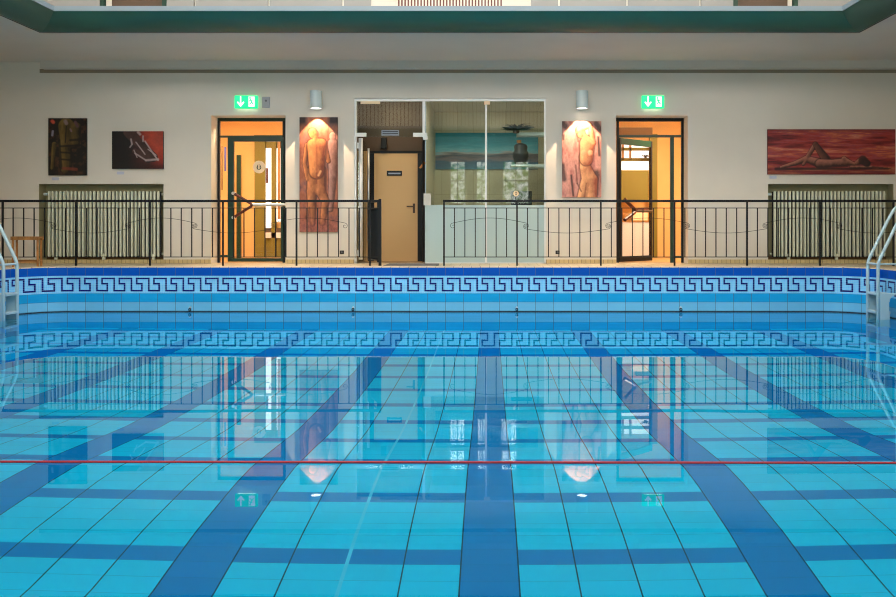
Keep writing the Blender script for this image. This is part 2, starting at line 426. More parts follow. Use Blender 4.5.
for o_ in bpy.data.objects:
    if o_.name.startswith('pane') and o_.parent and o_.parent.name in ('window_4', 'window_5'): o_.data.materials[0] = m_garden_fill  # window_4 and window_5 are the two added, unseen side windows
# gallery ring: soffit slabs at z 3.22, opening X -6.07..4.99, Y 2.6..11.27
GZ = CH + 2.65; OX0, OX1, OY0, OY1 = -6.07, 4.99, 2.6, 11.27
gs = MB(); gz1 = GZ+.30
gs.box(HL, HR, OY1, YW, GZ, gz1); gs.box(HL, HR, YN, OY0, GZ, gz1); gs.box(HL, OX0, OY0, OY1, GZ, gz1); gs.box(OX1, HR, OY0, OY1, GZ, gz1)
gs.build('ceiling', m_soffit)['kind'] = 'structure'
struct(box(X(40, 13.18), HR, 13.18, YW, Z(68, 13.18), GZ).build('trim_3', m_soffit))     # boxed beam along the wall head
struct(box(X(40), HR, YW-.012, YW, Z(73), Z(69.0)).build('trim_7', mat('painted_shadow_band', (.27, .225, .165, 1), .9)))  # shadow line under the beam, painted as a brown strip
# green cove fascia (profile runs round the opening)
E = .36; prof = []
for k in range(13):
    a = (PI/2)*k/12; prof.append((E*math.sin(a)*0.98+0.0, GZ + 0.195*(1-math.cos(a))))
prof = [(E*(t_**0.75), GZ + 0.19*(0.35*t_+0.65*t_*t_)) for t_ in np.linspace(0, 1, 13)]
def ringmesh(prof):
    m = MB()
    for (e, z) in prof:
        m.v += [(OX0+e, OY0+e, z), (OX0+e, OY1-e, z), (OX1-e, OY1-e, z), (OX1-e, OY0+e, z)]
    for i in range(len(prof)-1):
        for k in range(4):
            a = i*4+k; b2 = i*4+(k+1) % 4; m.f.append((a, b2, b2+4, a+4))
    return m
ringmesh(prof).build('trim_4', m_green, smooth=False)['kind'] = 'structure'
ringmesh([(0.0, GZ-.002), (-.03, GZ-.002)]).build('trim_5', m_black)['kind'] = 'structure'
ringmesh([(E, GZ+.19), (E+.012, GZ+.192), (E+.012, GZ+.255), (E-.03, GZ+.262), (-.2, GZ+.262), (-.2, GZ+.24), (-.2, GZ+.19), (E, GZ+.19)]).build('trim_6', m_ledge)['kind'] = 'structure'
# gallery parapet of white panels, open bays between
par = empty('gallery_parapet', (0, OY1, GZ+.3), 'white panelled gallery parapet above the green cove, dark gaps between panels', 'parapet')
def pxy(px): return X(px, OY1+.1)
gaps = [(103, 165), (372, 405), (497, 530), (735, 795)]
edges = [-40, 40, 103, 165, 195, 269, 343, 372, 405, 497, 530, 559, 627, 700, 735, 795, 850, 930]
for a, c in zip(edges[:-1], edges[1:]):
    if (a, c) in gaps or (a, c) == (405, 497): continue
    box(pxy(a)+.012, pxy(c)-.012, OY1+.08, OY1+.12, gz1-.04, gz1+.85).build('parapet_panel', m_panel, par)
box(pxy(-40), pxy(930), OY1+.07, OY1+.13, gz1+.85, gz1+.90).build('parapet_rail', m_dkgreen, par)
gb_ = MB()
for a in np.arange(398, 502, 3.2): gb_.box(pxy(a), pxy(a)+.02, OY1+.09, OY1+.11, gz1-.04, gz1+.85)
gb_.build('parapet_grille', mat('red_brown_bars', (0.12, 0.03, 0.02, 1), .6), par)
for a, c in gaps[:1]+gaps[3:]:
    box(pxy(a)+.03, pxy(c)-.03, OY1+.30, OY1+.34, gz1, gz1+.85).build('brown_board', m_dkbrown, par)
    for q in (a, c): box(pxy(q)-.03, pxy(q)+.03, OY1+.07, OY1+.13, gz1-.04, gz1+.85).build('parapet_post', m_dkgreen, par)
# gallery railing on the near side (seen mirrored in the glass)
gr = empty('gallery_railing', (0, OY0-.1, gz1), 'dark barred gallery railing on the near side, mirrored in the glass screen', 'railing')
gbm = MB()
for a in np.arange(-6, 5, .11): gbm.box(a, a+.018, OY0-.11, OY0-.09, gz1, gz1+.9)
gbm.build('bars', m_dkbrown, gr); box(-6.1, 5.05, OY0-.13, OY0-.07, gz1+.9, gz1+.95).build('rail', m_dkbrown, gr)
# roof with skylight
rf = wall_open('roof', m_wall, HL, HR, YN, YB, 0, 0.2, [(-5.8, 4.8, 2.8, 11.0)])
for v in rf.data.vertices: v.co = (v.co.x, v.co.z, ZT+v.co.y)
sk = box(-5.8, 4.8, 2.8, 11.0, ZT+.1, ZT+.12).build('skylight', m_sky); sk['kind'] = 'structure'
# baseboard of small tiles
for i, (a, c) in enumerate(((HL, Lx0), (Lx1, Cx0), (Cx1, Rx0), (Rx1, HR))):
    struct(box(a, c, YW-.015, YW, 0, Z(259.5)).build('baseboard_back' if i == 0 else 'baseboard_back_%d' % i, m_base))

# ---------------------------------------------------------------- radiators
def radiator(N, n, x0, x1, label, feet):
    yf = YW+.04; z0, z1 = Z(257, yf), Z(191, yf)
    r = empty('radiator', ((x0+x1)/2, yf+.06, nz0), label, 'radiator', 'column radiators in the wall recesses')
    p = (x1-x0)/n
    for k in range(n):
        cx = x0 + p*(k+.5); m = MB()
        poly = []
        for a in range(0, 13):      # rounded top and bottom
            an = PI*a/12; poly.append((cx+p*.235*math.cos(an), z1-.03+.03*math.sin(an)))
        for a in range(0, 13):
            an = PI+PI*a/12; poly.append((cx+p*.235*math.cos(an), z0+.03+.03*math.sin(an)))
        m.prism(poly, 'y', yf, yf+.045); m.build('radiator_fin', m_rad, r)
    box(x0, x1, yf+.058, yf+.063, z0, z1-.01).build('gap_shade_plate', m_black, r)  # black sheet added to paint the shade between the fins
    for z in (z0+.05, z1-.05):
        MB().tube([(x0-.02, yf+.085, z), (x1+.02, yf+.085, z)], .018).build('header_pipe', m_rad, r)
    for fx in feet:
        box(X(fx)-.02, X(fx)+.02, yf+.005, yf+.045, nz0, z0+.05).build('foot', m_rad, r)
    MB().tube([(x0-.02, yf+.06, z1-.05), (x0-.075, yf+.06, z1-.05)], .022).build('valve', m_white, r)
    return r
radiator(NL, 30, X(45.5), X(159), 'pale column radiator in recess beneath the two dark paintings', (54, 102, 152))
radiator(NR, 30, X(774), X(887.5), 'pale column radiator in recess beneath the wide red painting', (790, 838, 880))
for N, l in ((NL, 'left'), (NR, 'right')):
    o = box(N[0]+.03, N[1]-.03, YW+.185, YW+.198, nz0, nz0+.07).build('heating_board', m_brown)
    tag(o, 'brown board on recess floor behind radiator under the %s' % ('dark paintings' if l == 'left' else 'red painting'), 'board', 'boards behind the radiators')

# ---------------------------------------------------------------- railing at the deck edge
k66 = YR
zt, zu, zl = Z(201, YR), Z(208, YR), Z(257, YR)
def railing(name, label, pxs0, pxs1, posts, bal, curls, flip):
    r = empty(name, (X(pxs0, YR), YR, 0), label, 'railing', 'black railings along the far pool deck')
    x0, x1 = X(pxs0, YR), X(pxs1, YR)
    box(x0, x1, YR-.02, YR+.02, zt-.018, zt+.018).build('handrail', m_black, r, bevel=.004)
    MB().tube([(x0, YR, zu), (x1, YR, zu)], .006, 8).build('upper_rail', m_black, r)
    MB().tube([(x0, YR, zl), (x1, YR, zl)], .006, 8).build('lower_rail', m_black, r)
    for p in posts:
        a = X(p, YR); box(a-.012, a+.012, YR-.012, YR+.012, 0, zt-.018).build('post', m_black, r)
    for p in bal:
        a = X(p, YR); box(a-.0068, a+.0068, YR-.0068, YR+.0068, zl, zu).build('baluster', m_black, r)
    for i in range(len(curls)-1):
        a, b_ = curls[i], curls[i+1]; up = (i % 2 == flip); pts = []
        def spiral(cx, cz, sgn, rev):
            q = []
            for k in range(15):
                t = k/14; an = 2*PI*1.15*t; rr = .045*(1-t*.8)
                q.append((X(cx, YR)+sgn*rr*math.sin(an), YR-.015, cz + (rr*math.cos(an))*(1 if rev else -1)))
            return q
        zc = Z(226, YR)
        sp0 = spiral(a, zc, -1, up)[::-1]; sp1 = spiral(b_, zc, 1, up)
        pts += sp0
        for k in range(1, 24):
            t = k/24; hh = Z(218 if up else 233, YR)-zc
            base = .045 if up else -.045
            pts.append((X(a+(b_-a)*t, YR), YR-.015, zc+base+(hh-base)*math.sin(PI*t)))
        pts += sp1
        MB().tube(pts, .0035, 6).build('scroll_wire', m_black, r)
    return r
def bals(a, b_, posts, pitch=10.45):
    out = []; ps = [a]+sorted(posts)+[b_]; ps = sorted(set(ps))
    for i in range(len(ps)-1):
        n = max(1, round((ps[i+1]-ps[i])/pitch))
        out += [ps[i]+(ps[i+1]-ps[i])*k/n for k in range(1, n)]
    return out
pl = [-70.5, 2.7, 76, 150, 223, 296.5, 370]; pr = [444, 517, 600.8, 674.5, 747, 820, 893.5, 967]
RLr = railing('railing', 'long black railing in front of the dark paintings and left doorway', -100, 380, pl, bals(-100, 370, pl), [-20, 54, 128, 195, 272, 345], 0)
box(X(380, YR)-.02, X(380, YR)+.02, YR-.02, YR+.02, 0, zt+.03).build('end_post', m_black, RLr)
railing('railing', 'long black railing in front of glass screen and right doorway', 443, 975, pr, bals(443, 975, pr), [453, 526, 608, 687, 765, 839, 912], 0)
# open gate leaf
g0 = np.array((X(378, YR), YR+.07)); g1 = np.array((X(369, 13.2), 13.15))
gt = empty('railing_gate', (g0[0], g0[1], 0), 'black barred gate swung open beside the glass entrance', 'gate')
def gbar(m, t, z0, z1, r): p = g0+(g1-g0)*t; m.box(p[0]-r, p[0]+r, p[1]-r, p[1]+r, z0, z1); return m
m = MB(); gbar(m, 0.03, .05, zt, .016); gbar(m, .97, .05, zt, .016)
for z in (zt, zu, .08): m.tube([(g0[0], g0[1], z), (g1[0], g1[1], z)], .014, 8)
m.build('gate_frame', m_black, gt)
for k in range(1, 9): gbar(MB(), .03+.94*k/9, .08, zu, .011).build('bar', m_black, gt)
o = box(X(385, 12.2), X(437, 12.2), 11.9, 12.75, .0, .026).build('doorstep_mat', m_grey, loc=(X(411, 12.2), 12.3, 0))
tag(o, 'grey rubber mat on the deck at the railing gap', 'mat')

# ---------------------------------------------------------------- pool ladders
def ladder(side, label):
    sx = -1 if side < 0 else 1
    if side < 0: xr, yf, yn = -6.08, 10.72, 10.42
    else: xr, yf, yn = 4.94, 10.88, 10.59
    r = empty('pool_ladder', (xr, (yf+yn)/2, 0), label, 'ladder', 'white pool ladders')
    zb = Z(261, 10.7)
    for y in (yf, yn):
        pts = [(xr, y, -1.35), (xr, y, zb-.06), (xr+sx*.012, y, zb), (xr+sx*.035, y, zb+.055)]
        pts += [(xr+sx*.25, y, zb+.50), (xr+sx*.34, y, zb+.66), (xr+sx*.42, y, zb+.74), (xr+sx*.52, y, zb+.77)]
        pts += [(xr+sx*(.52+.25*math.sin(a)), y, zb+.52+.25*math.cos(a)) for a in np.linspace(.2, PI/2, 7)]
        pts += [(xr+sx*.77, y, .0)]
        MB().tube(pts, .021, 12).build('rail', m_ladder, r, smooth=True)
        MB().tube([(xr+sx*.77, y, .0), (xr+sx*.77, y, .012)], .045, 14).build('flange', m_steel, r)
    # cross bar and wall bracket
    MB().tube([(xr, yn, zb-.035), (xr, yf, zb-.035)], .014, 8).build('cross_bar', m_ladder, r)
    MB().tube([(xr, yn, zb-.035), (xr+sx*.5, yn, zb-.035)], .012, 8).build('wall_bracket', m_ladder, r)
    # stringer plates
    for y in (yn, yf):
        a, c = (xr+sx*.0, xr+sx*.135); box(a, c, y-.012, y+.012, -1.3, -.27).build('stringer', m_ladder, r)
    for z in (-.275, -.51, -.76, -1.01, -1.25):
        box(xr-sx*.015, xr+sx*.16, yn, yf, z-.018, z+.014).build('step', m_ladder, r, bevel=.004)
        box(xr+sx*.13, xr+sx*.15, yn, yf, z-.10, z).build('step_back', m_ladder, r)
    # curved wall stand-off
    pts = [(xr+sx*.135, yn, -.275), (xr+sx*.22, yn, -.275)]
    MB().tube([(xr, yn, -.275), (xr+sx*.25, yn, -.275)], .014, 8).build('stand_off', m_ladder, r)
    g_ = [(xr+sx*.13, -.28), (xr+sx*.23, -.28), (xr+sx*.17, -.30), (xr+sx*.135, -.36)]
    MB().prism(g_, 'y', yn-.01, yn+.01).build('gusset', m_ladder, r)
ladder(-1, 'white pool ladder beside the slatted wooden stool')
ladder(1, 'white pool ladder below the radiator under the wide red painting')

# lane anchors on the end wall
for px, wh in ((190.5, 'below the left doorway, leftmost'), (353.3, 'below the black railing gate'), (516.8, 'below the glass screen'), (680.5, 'below the right doorway')):
    a = X(px, YP); r = empty('lane_anchor', (a, YP-.02, Z(308, YP)), 'small steel lane hook above waterline %s' % wh, 'hook', 'lane hooks on the pool end wall')
    z = Z(308.5, YP)
    MB().tube([(a, YP, z+.015), (a, YP-.025, z+.015)], .016, 12).build('backplate', m_steel, r)
    MB().tube([(a+.014*math.sin(t), YP-.03, z-.012+.018*math.cos(t)) for t in np.linspace(0, 2*PI, 14)], .006, 6).build('ring', m_black, r)
# red line across the water
yr = 1.167*F/(463.3-PY)
o = MB().tube([(XL+.01, yr+.03, WZ+.004)] + [(x_, yr+.03-.005*(x_+6), WZ+.004) for x_ in np.linspace(-6, 5, 24)] + [(XR-.01, yr-.03, WZ+.004)], .0065, 10).build('lane_rope', m_red, loc=(0, yr, WZ))
tag(o, 'thin red rope stretched across the pool surface', 'rope')

# slatted stool
sx0, sx1, sy0, sy1 = X(10, 11.9), X(39, 11.9), 11.90, 12.04
zs = Z(236.5, 11.95)
st = empty('slatted_stool', ((sx0+sx1)/2, (sy0+sy1)/2, 0), 'small honey-coloured slatted wooden stool by the left pool ladder', 'stool')
nsl = 10
for k in range(nsl):
    a = sx0+(sx1-sx0)*(k+.15)/nsl; c = sx0+(sx1-sx0)*(k+.8)/nsl
    box(a, c, sy0, sy1, zs-.018, zs).build('slat', m_wood, st)
for y_ in (sy0+.01, sy1-.034): box(sx0, sx1, y_, y_+.022, zs-.05, zs-.018).build('apron', m_wood, st)
for a in (sx0+.02, sx1-.042):
    for y_ in (sy0+.01, sy1-.034): box(a, a+.022, y_, y_+.022, 0, zs-.018).build('leg', m_wood, st)
for k in range(5):
    y_ = sy0+.01+k*.027; box(sx0+.03, sx1-.03, y_, y_+.018, .09, .104).build('shelf_slat', m_wood, st)
for z in (.07,): box(sx0+.03, sx1-.03, sy0+.01, sy0+.025, z, z+.04).build('stretcher', m_wood, st)

# ---------------------------------------------------------------- paintings (brushwork stored as colours on a fine grid)
def vnoise(x, y, seed):
    xi = np.floor(x).astype(int); yi = np.floor(y).astype(int); xf = x-xi; yf = y-yi
    def h(a, b): return ((np.sin(a*127.1+b*311.7+seed*74.7)*43758.5453) % 1.0)
    u_ = xf*xf*(3-2*xf); v_ = yf*yf*(3-2*yf)
    return (h(xi, yi)*(1-u_)+h(xi+1, yi)*u_)*(1-v_)+(h(xi, yi+1)*(1-u_)+h(xi+1, yi+1)*u_)*v_
def fbm(x, y, seed, o=4):
    s_ = 0; a = .5; t = 0
    for k in range(o): s_ = s_+a*vnoise(x*2**k, y*2**k, seed+k); t += a; a *= .55
    return s_/t
def lerp(a, b, t): return a*(1-t[..., None])+b*t[..., None]
def C3(r, g_, b_): return np.array(srgb(r, g_, b_)[:3])
def ramp(t, stops):
    out = np.zeros(t.shape+(3,)); ps = [s_[0] for s_ in stops]
    for k in range(3): out[..., k] = np.interp(t, ps, [C3(*s_[1])[k] for s_ in stops])
    return out
def capsule(x, y, p, q, r0, r1):
    px, py = p; dx, dy = q[0]-px, q[1]-py; L = dx*dx+dy*dy+1e-9
    t = np.clip(((x-px)*dx+(y-py)*dy)/L, 0, 1); r = r0+(r1-r0)*t
    ddx = x-(px+dx*t); ddy = y-(py+dy*t)
    return np.hypot(ddx, ddy)/r, ddx/r, ddy/r
def limbs(col, x, y, caps, hi, lo, light=(-.6, -.5), edge=None, soft=.14):
    best = np.full(x.shape, 9.0); bx_ = np.zeros(x.shape); by_ = np.zeros(x.shape); wsum = np.zeros(x.shape)
    for (p, q, r0, r1) in caps:
        d_, ax, ay = capsule(x, y, p, q, r0, r1)
        w_ = np.exp(-4*np.clip(d_, 0, 3)); bx_ += ax*w_; by_ += ay*w_; wsum += w_; best = np.minimum(best, d_)
    bx_ /= wsum+1e-9; by_ /= wsum+1e-9
    sh = np.clip(.50+.95*(bx_*light[0]+by_*light[1])+.5*(fbm(x*.35, y*.2, 5)-.5)-.25*np.clip(best-.6, 0, 1), 0, 1)
    cc = lo*(1-sh[..., None])+hi*sh[..., None]
    if edge is not None:
        e_ = np.clip(1-np.abs(best-1.0)/.22, 0, 1)*.9; col = lerp(col, np.broadcast_to(edge, col.shape), e_)
    return lerp(col, cc, np.clip((1-best)/soft, 0, 1))
def painting(name, px0, px1, py0, py1, fn, label, res=2.4, yoff=0.0, yw=YW, edgecol=m_black, thick=.035):
    w_, h_ = px1-px0, py1-py0
    nx, ny = int(w_*res), int(h_*res)
    yy = yw-thick-.002
    xs = np.linspace(X(px0, yw), X(px1, yw), nx+1); zs_ = np.linspace(Z(py0, yw), Z(py1, yw), ny+1)
    gx, gy = np.meshgrid(np.linspace(0, w_, nx+1), np.linspace(0, h_, ny+1))
    col = np.clip(fn(gx, gy, w_, h_), 0, 1)
    r = empty('hanging_painting', ((xs[0]+xs[-1])/2, yw, zs_[-1]), label, 'painting')
    box(xs[0], xs[-1], yy+.002, yw-.002, zs_[0], zs_[-1]).build('stretcher', edgecol, r)
    m = MB()
    m.v = [(xs[i], yy, zs_[j]) for j in range(ny+1) for i in range(nx+1)]
    m.f = [(j*(nx+1)+i, (j+1)*(nx+1)+i, (j+1)*(nx+1)+i+1, j*(nx+1)+i+1) for j in range(ny) for i in range(nx)]
    o = m.build('canvas', MATS.get('paint') or paintmat(), r)
    ca = o.data.color_attributes.new('paint', 'FLOAT_COLOR', 'POINT')
    flat = np.concatenate([col.reshape(-1, 3), np.ones((col.shape[0]*col.shape[1], 1))], 1).astype(np.float32)
    ca.data.foreach_set('color', flat.ravel())
    return r
def paintmat():
    m, nt, b, g, P = newmat('oil_paint', 0.55)
    a = nt.nodes.new('ShaderNodeVertexColor'); a.layer_name = 'paint'; nt.links.new(a.outputs[0], b.inputs['Base Color']); MATS['paint'] = m; return m

def art_torso(x, y, w_, h_):
    n1 = fbm(x*.22, y*.22, 1); n2 = fbm(x*.5, y*.12, 9)
    c = ramp(n1, [(0, (4, 3, 3)), (.5, (16, 10, 8)), (.68, (60, 35, 22)), (1, (90, 50, 30))])
    c = limbs(c, x, y, [((18, 8), (19, 26), 8.5, 7), ((27, 10), (26, 24), 6.5, 6), ((17, 26), (18, 50), 7, 6), ((6, 26), (4, 50), 2.6, 1.8)], C3(112, 88, 40), C3(12, 8, 6))
    for (p, q, r) in (((12, 28), (32, 27), .9), ((12, 34), (28, 35), .8), ((18, 8), (17, 24), .6), ((22, 22), (34, 21), 1.1), ((13, 41), (26, 42), .8), ((11, 22), (13, 50), 1.0)):
        d_, _, _ = capsule(x, y, p, q, r, r); c = lerp(c, np.broadcast_to(C3(5, 4, 4), c.shape), np.clip((1.6-d_), 0, 1)*.85)
    for (p, q, r, k) in (((17, 3), (18, 5), 1.8, (150, 125, 130)), ((4, 3), (5, 4), 1.7, (215, 80, 55)), ((4.5, 13), (4, 17), 1.1, (150, 145, 165)), ((22, 11), (23, 13), .9, (130, 100, 110)), ((27, 4), (29, 8), 1.5, (95, 60, 75)), ((15, 50), (28, 51), 1.5, (120, 50, 35))):
        d_, _, _ = capsule(x, y, p, q, r, r); c = lerp(c, np.broadcast_to(C3(*k), c.shape), np.clip((1.3-d_)*1.5, 0, 1)*.8)
    return c*(.65+.7*n2[..., None])
def art_curve(x, y, w_, h_):
    n1 = fbm(x*.15, y*.3, 3); t = np.clip((x-16)/30+.35*(n1-.5), 0, 1)*np.clip(1.25-(y/h_)*1.0-np.clip(.2-(x-18)/60, 0, 1), 0, 1)
    c = ramp(t, [(0, (12, 5, 6)), (.25, (60, 16, 14)), (.5, (135, 35, 22)), (.8, (175, 60, 35)), (1, (150, 55, 40))])
    c = limbs(c, x, y, [((17, 1), (27, 12), 6, 5), ((27, 12), (41, 26), 5, 5), ((23, 20), (36, 28), 3, 4)], C3(85, 50, 45), C3(16, 8, 8))
    for (p, q, r) in (((19, 8), (20, 13), .8), ((20, 13), (18, 16), .6), ((24, 11), (33, 23), .6), ((33, 10), (41, 22), .7), ((31, 5), (31, 10), .8), ((41, 22), (46, 29), .7), ((23, 22), (34, 29), .7), ((34, 29), (46, 28), 1.0), ((26, 1), (28, 3), 1.2), ((22, 19), (25, 26), .5), ((36, 18), (44, 24), .5)):
        d_, _, _ = capsule(x, y, p, q, r, r); c = lerp(c, np.broadcast_to(C3(170, 150, 150), c.shape), np.clip((1.5-d_), 0, 1)*.85)
    return c*(.75+.5*fbm(x*.6, y*.6, 8)[..., None])
def art_back(x, y, w_, h_):
    n1 = fbm(x*.18, y*.10, 11); n2 = fbm(x*.6, y*.35, 13)
    c = ramp(n1, [(0, (70, 35, 25)), (.35, (150, 85, 60)), (.55, (165, 98, 72)), (.75, (130, 85, 80)), (1, (60, 36, 38))])
    cr = np.clip((10-y)/5, 0, 1)*np.clip((np.abs(x-18)-9)/4, 0, 1); c = lerp(c, np.broadcast_to(C3(42, 28, 34), c.shape), cr)
    c = limbs(c, x, y, [((33, 26), (33, 60), 5, 4), ((33, 60), (31, 92), 4, 2.6), ((33, 18), (33, 20), 3.4, 3.4)], C3(190, 140, 125), C3(95, 55, 45), edge=C3(60, 28, 22))
    c = limbs(c, x, y, [((12, 74), (13, 106), 5, 3), ((21, 74), (26, 84), 5, 4), ((26, 84), (23, 106), 4, 2.6), ((14, 54), (13, 74), 6.5, 5.5), ((20, 54), (21, 74), 6.5, 5.5), ((8, 28), (5, 46), 2.8, 2.2), ((5, 46), (8, 62), 2.2, 1.8), ((25, 28), (29, 44), 2.8, 2.2)], C3(215, 135, 80), C3(85, 38, 24), edge=C3(65, 26, 16))
    c = limbs(c, x, y, [((17, 30), (17, 54), 9.5, 7.5), ((13, 27), (22, 26), 5.5, 5.0), ((16, 20), (15, 24), 2.4, 3), ((13, 15), (14, 17), 4.3, 4.6)], C3(232, 150, 85), C3(112, 50, 26), edge=C3(70, 28, 16))
    for (p, q, r, k) in (((17, 28), (17.5, 56), .8, (150, 78, 45)), ((17, 56), (17, 66), .7, (120, 60, 40)), ((21, 54), (19, 58), 1.0, (240, 175, 120)), ((29, 8), (27, 42), .6, (120, 60, 45)), ((10, 90), (11, 110), .8, (100, 50, 42))):
        d_, _, _ = capsule(x, y, p, q, r, r); c = lerp(c, np.broadcast_to(C3(*k), c.shape), np.clip((1.6-d_), 0, 1)*.7)
    b_ = np.clip((y-96)/12, 0, 1)*.6; c = lerp(c, ramp(n2, [(0, (80, 35, 35)), (1, (185, 110, 100))]), b_)
    return c*(.72+.5*n2[..., None])
def art_front(x, y, w_, h_):
    n1 = fbm(x*.22, y*.07, 21); n2 = fbm(x*.6, y*.5, 23)
    c = ramp(n1, [(0, (95, 45, 50)), (.35, (185, 115, 105)), (.6, (215, 155, 140)), (.85, (170, 100, 95)), (1, (120, 70, 75))])
    for (p, q, r) in (((0, 1), (3, 5), 3), ((34, 2), (38, 8), 3), ((0, 44), (2, 58), 2.4), ((34, 52), (33, 72), 3.4), ((36, 16), (37, 34), 1.2), ((9, 54), (11, 74), 1.0), ((1, 14), (1, 18), 1.2)):
        d_, _, _ = capsule(x, y, p, q, r, r); c = lerp(c, np.broadcast_to(C3(35, 22, 30), c.shape), np.clip((1.5-d_)+.6*(n2-.5), 0, 1)*.85)
    hi, lo, ed = C3(244, 180, 125), C3(150, 72, 44), C3(85, 34, 24)
    c = limbs(c, x, y, [((24, 60), (19, 80), 5.6, 5), ((29, 58), (29, 80), 6.5, 5.5), ((23, 36), (23, 46), 6.2, 5.2), ((23, 46), (27, 58), 5.6, 8)], hi, lo, edge=ed)
    c = limbs(c, x, y, [((25, 22), (24, 38), 7.5, 6.5), ((22, 17), (25, 20), 2.6, 4), ((18, 9), (19, 13), 4.6, 4.2), ((31, 22), (28, 4), 2.4, 2.2), ((28, 4), (15, 11), 2.2, 1.7), ((31, 22), (20, 12), 2.6, 1.8)], hi, lo, edge=ed)
    c = limbs(c, x, y, [((21.5, 31), (21.5, 32), 3, 3), ((28, 31), (28, 32), 3, 3)], C3(250, 200, 150), C3(205, 130, 90), soft=.5)
    for (p, q, r, k) in (((13.5, 44), (15, 62), .8, (95, 45, 35)), ((15, 62), (19, 70), .7, (95, 45, 35)), ((24, 62), (22, 78), .6, (120, 60, 40)), ((14, 8), (16, 20), 1.0, (130, 65, 45))):
        d_, _, _ = capsule(x, y, p, q, r, r); c = lerp(c, np.broadcast_to(C3(*k), c.shape), np.clip((1.5-d_), 0, 1)*.7)
    return c*(.78+.42*n2[..., None])
def art_lying(x, y, w_, h_):
    n1 = fbm(x*.045, y*.45, 31, 5); n2 = fbm(x*.3, y*.7, 33)
    t = n1+.10*np.sin(y*.32+1)
    c = ramp(t, [(.1, (60, 14, 18)), (.35, (120, 28, 32)), (.48, (158, 48, 45)), (.58, (150, 60, 70)), (.68, (185, 85, 55)), (.8, (200, 120, 95)), (1, (130, 50, 50))])
    c = c*np.clip(1.1-.5*np.clip((4-y)/4, 0, 1)-.45*np.clip((y-34)/8, 0, 1), 0, 2)[..., None]
    d_, _, _ = capsule(x, y, (8, 39.5), (120, 39.5), 1.4, .7); c = lerp(c, np.broadcast_to(C3(28, 10, 12), c.shape), np.clip(1.5-d_, 0, 1)*.9)
    hi, lo, ed = C3(178, 112, 92), C3(52, 24, 22), C3(40, 16, 16)
    c = limbs(c, x, y, [((13, 38), (27, 34), 1.3, 2.2), ((27, 34), (38, 29.5), 2.2, 2.8), ((38, 29.5), (52, 34), 3, 4.6), ((35.5, 35), (40, 27), 1.5, 2), ((40, 27), (47.5, 15), 2.1, 2.3)], hi, lo, edge=ed, light=(-.2, -.8))
    c = limbs(c, x, y, [((47.5, 15), (58, 30), 2.5, 4.2)], C3(120, 68, 56), C3(40, 18, 18), edge=ed, light=(-.8, -.2))
    c = limbs(c, x, y, [((52, 34.5), (64, 34), 4.8, 3.8), ((64, 34), (78, 33), 3.8, 4.2), ((76, 29.5), (77, 31), 2.6, 2.6), ((80, 33), (86, 35), 3.2, 1.8), ((83, 37.6), (104, 37.6), 1.5, 1.1), ((88, 34), (92, 32), 2, 3.4)], hi, lo, edge=ed, light=(0, -.85))
    c = limbs(c, x, y, [((95, 31), (99, 34), 4.2, 3.4)], C3(70, 36, 34), C3(24, 10, 10), edge=ed)
    c = limbs(c, x, y, [((104, 37.6), (122, 39), .8, .5)], C3(110, 60, 50), lo)
    return c*.85*(.8+.4*n2[..., None])
def art_sea(x, y, w_, h_):
    n1 = fbm(x*.05, y*.35, 41, 5); v_ = y/h_ + .25*(n1-.5)
    c = ramp(v_, [(0, (25, 110, 125)), (.35, (35, 130, 150)), (.5, (90, 150, 165)), (.55, (140, 130, 130)), (.62, (45, 60, 75)), (.72, (110, 95, 100)), (.8, (50, 85, 110)), (1, (60, 105, 125))])
    return c*1.5*(.8+.4*fbm(x*.2, y*.8, 44)[..., None])
painting('painting', 49.5, 87.5, 118.5, 175.5, art_torso, 'dark upright painting of a brown torso on black')
painting('painting', 113, 164, 131.5, 169, art_curve, 'small dark red painting of a curled pale-outlined body')
painting('painting', 300, 338, 117.5, 232, art_back, 'tall narrow painting of a standing figure seen from behind', edgecol=m_dkbrown)
painting('painting', 562, 601, 121.5, 197.5, art_front, 'upright painting of a standing nude with raised arms, pink ground', edgecol=m_dkbrown)
painting('painting', 767, 894, 129.5, 174.5, art_lying, 'wide red painting of a reclining nude above the radiator', edgecol=mat('red_edge', (0.12, 0.01, 0.01, 1), .6))
for a, c, lab in ((52, 178.8, 'small pale caption card under the dark torso painting'), (117, 173, 'small pale caption card under the dark red painting'), (769.5, 177.3, 'small pale caption card under the wide red painting')):
    o = box(X(a), X(a+7), YW-.004, YW-.0005, Z(c+1.4), Z(c-1.4)).build('caption_sign', m_card, loc=(X(a), YW, Z(c))); tag(o, lab, 'card', 'caption cards under the paintings')

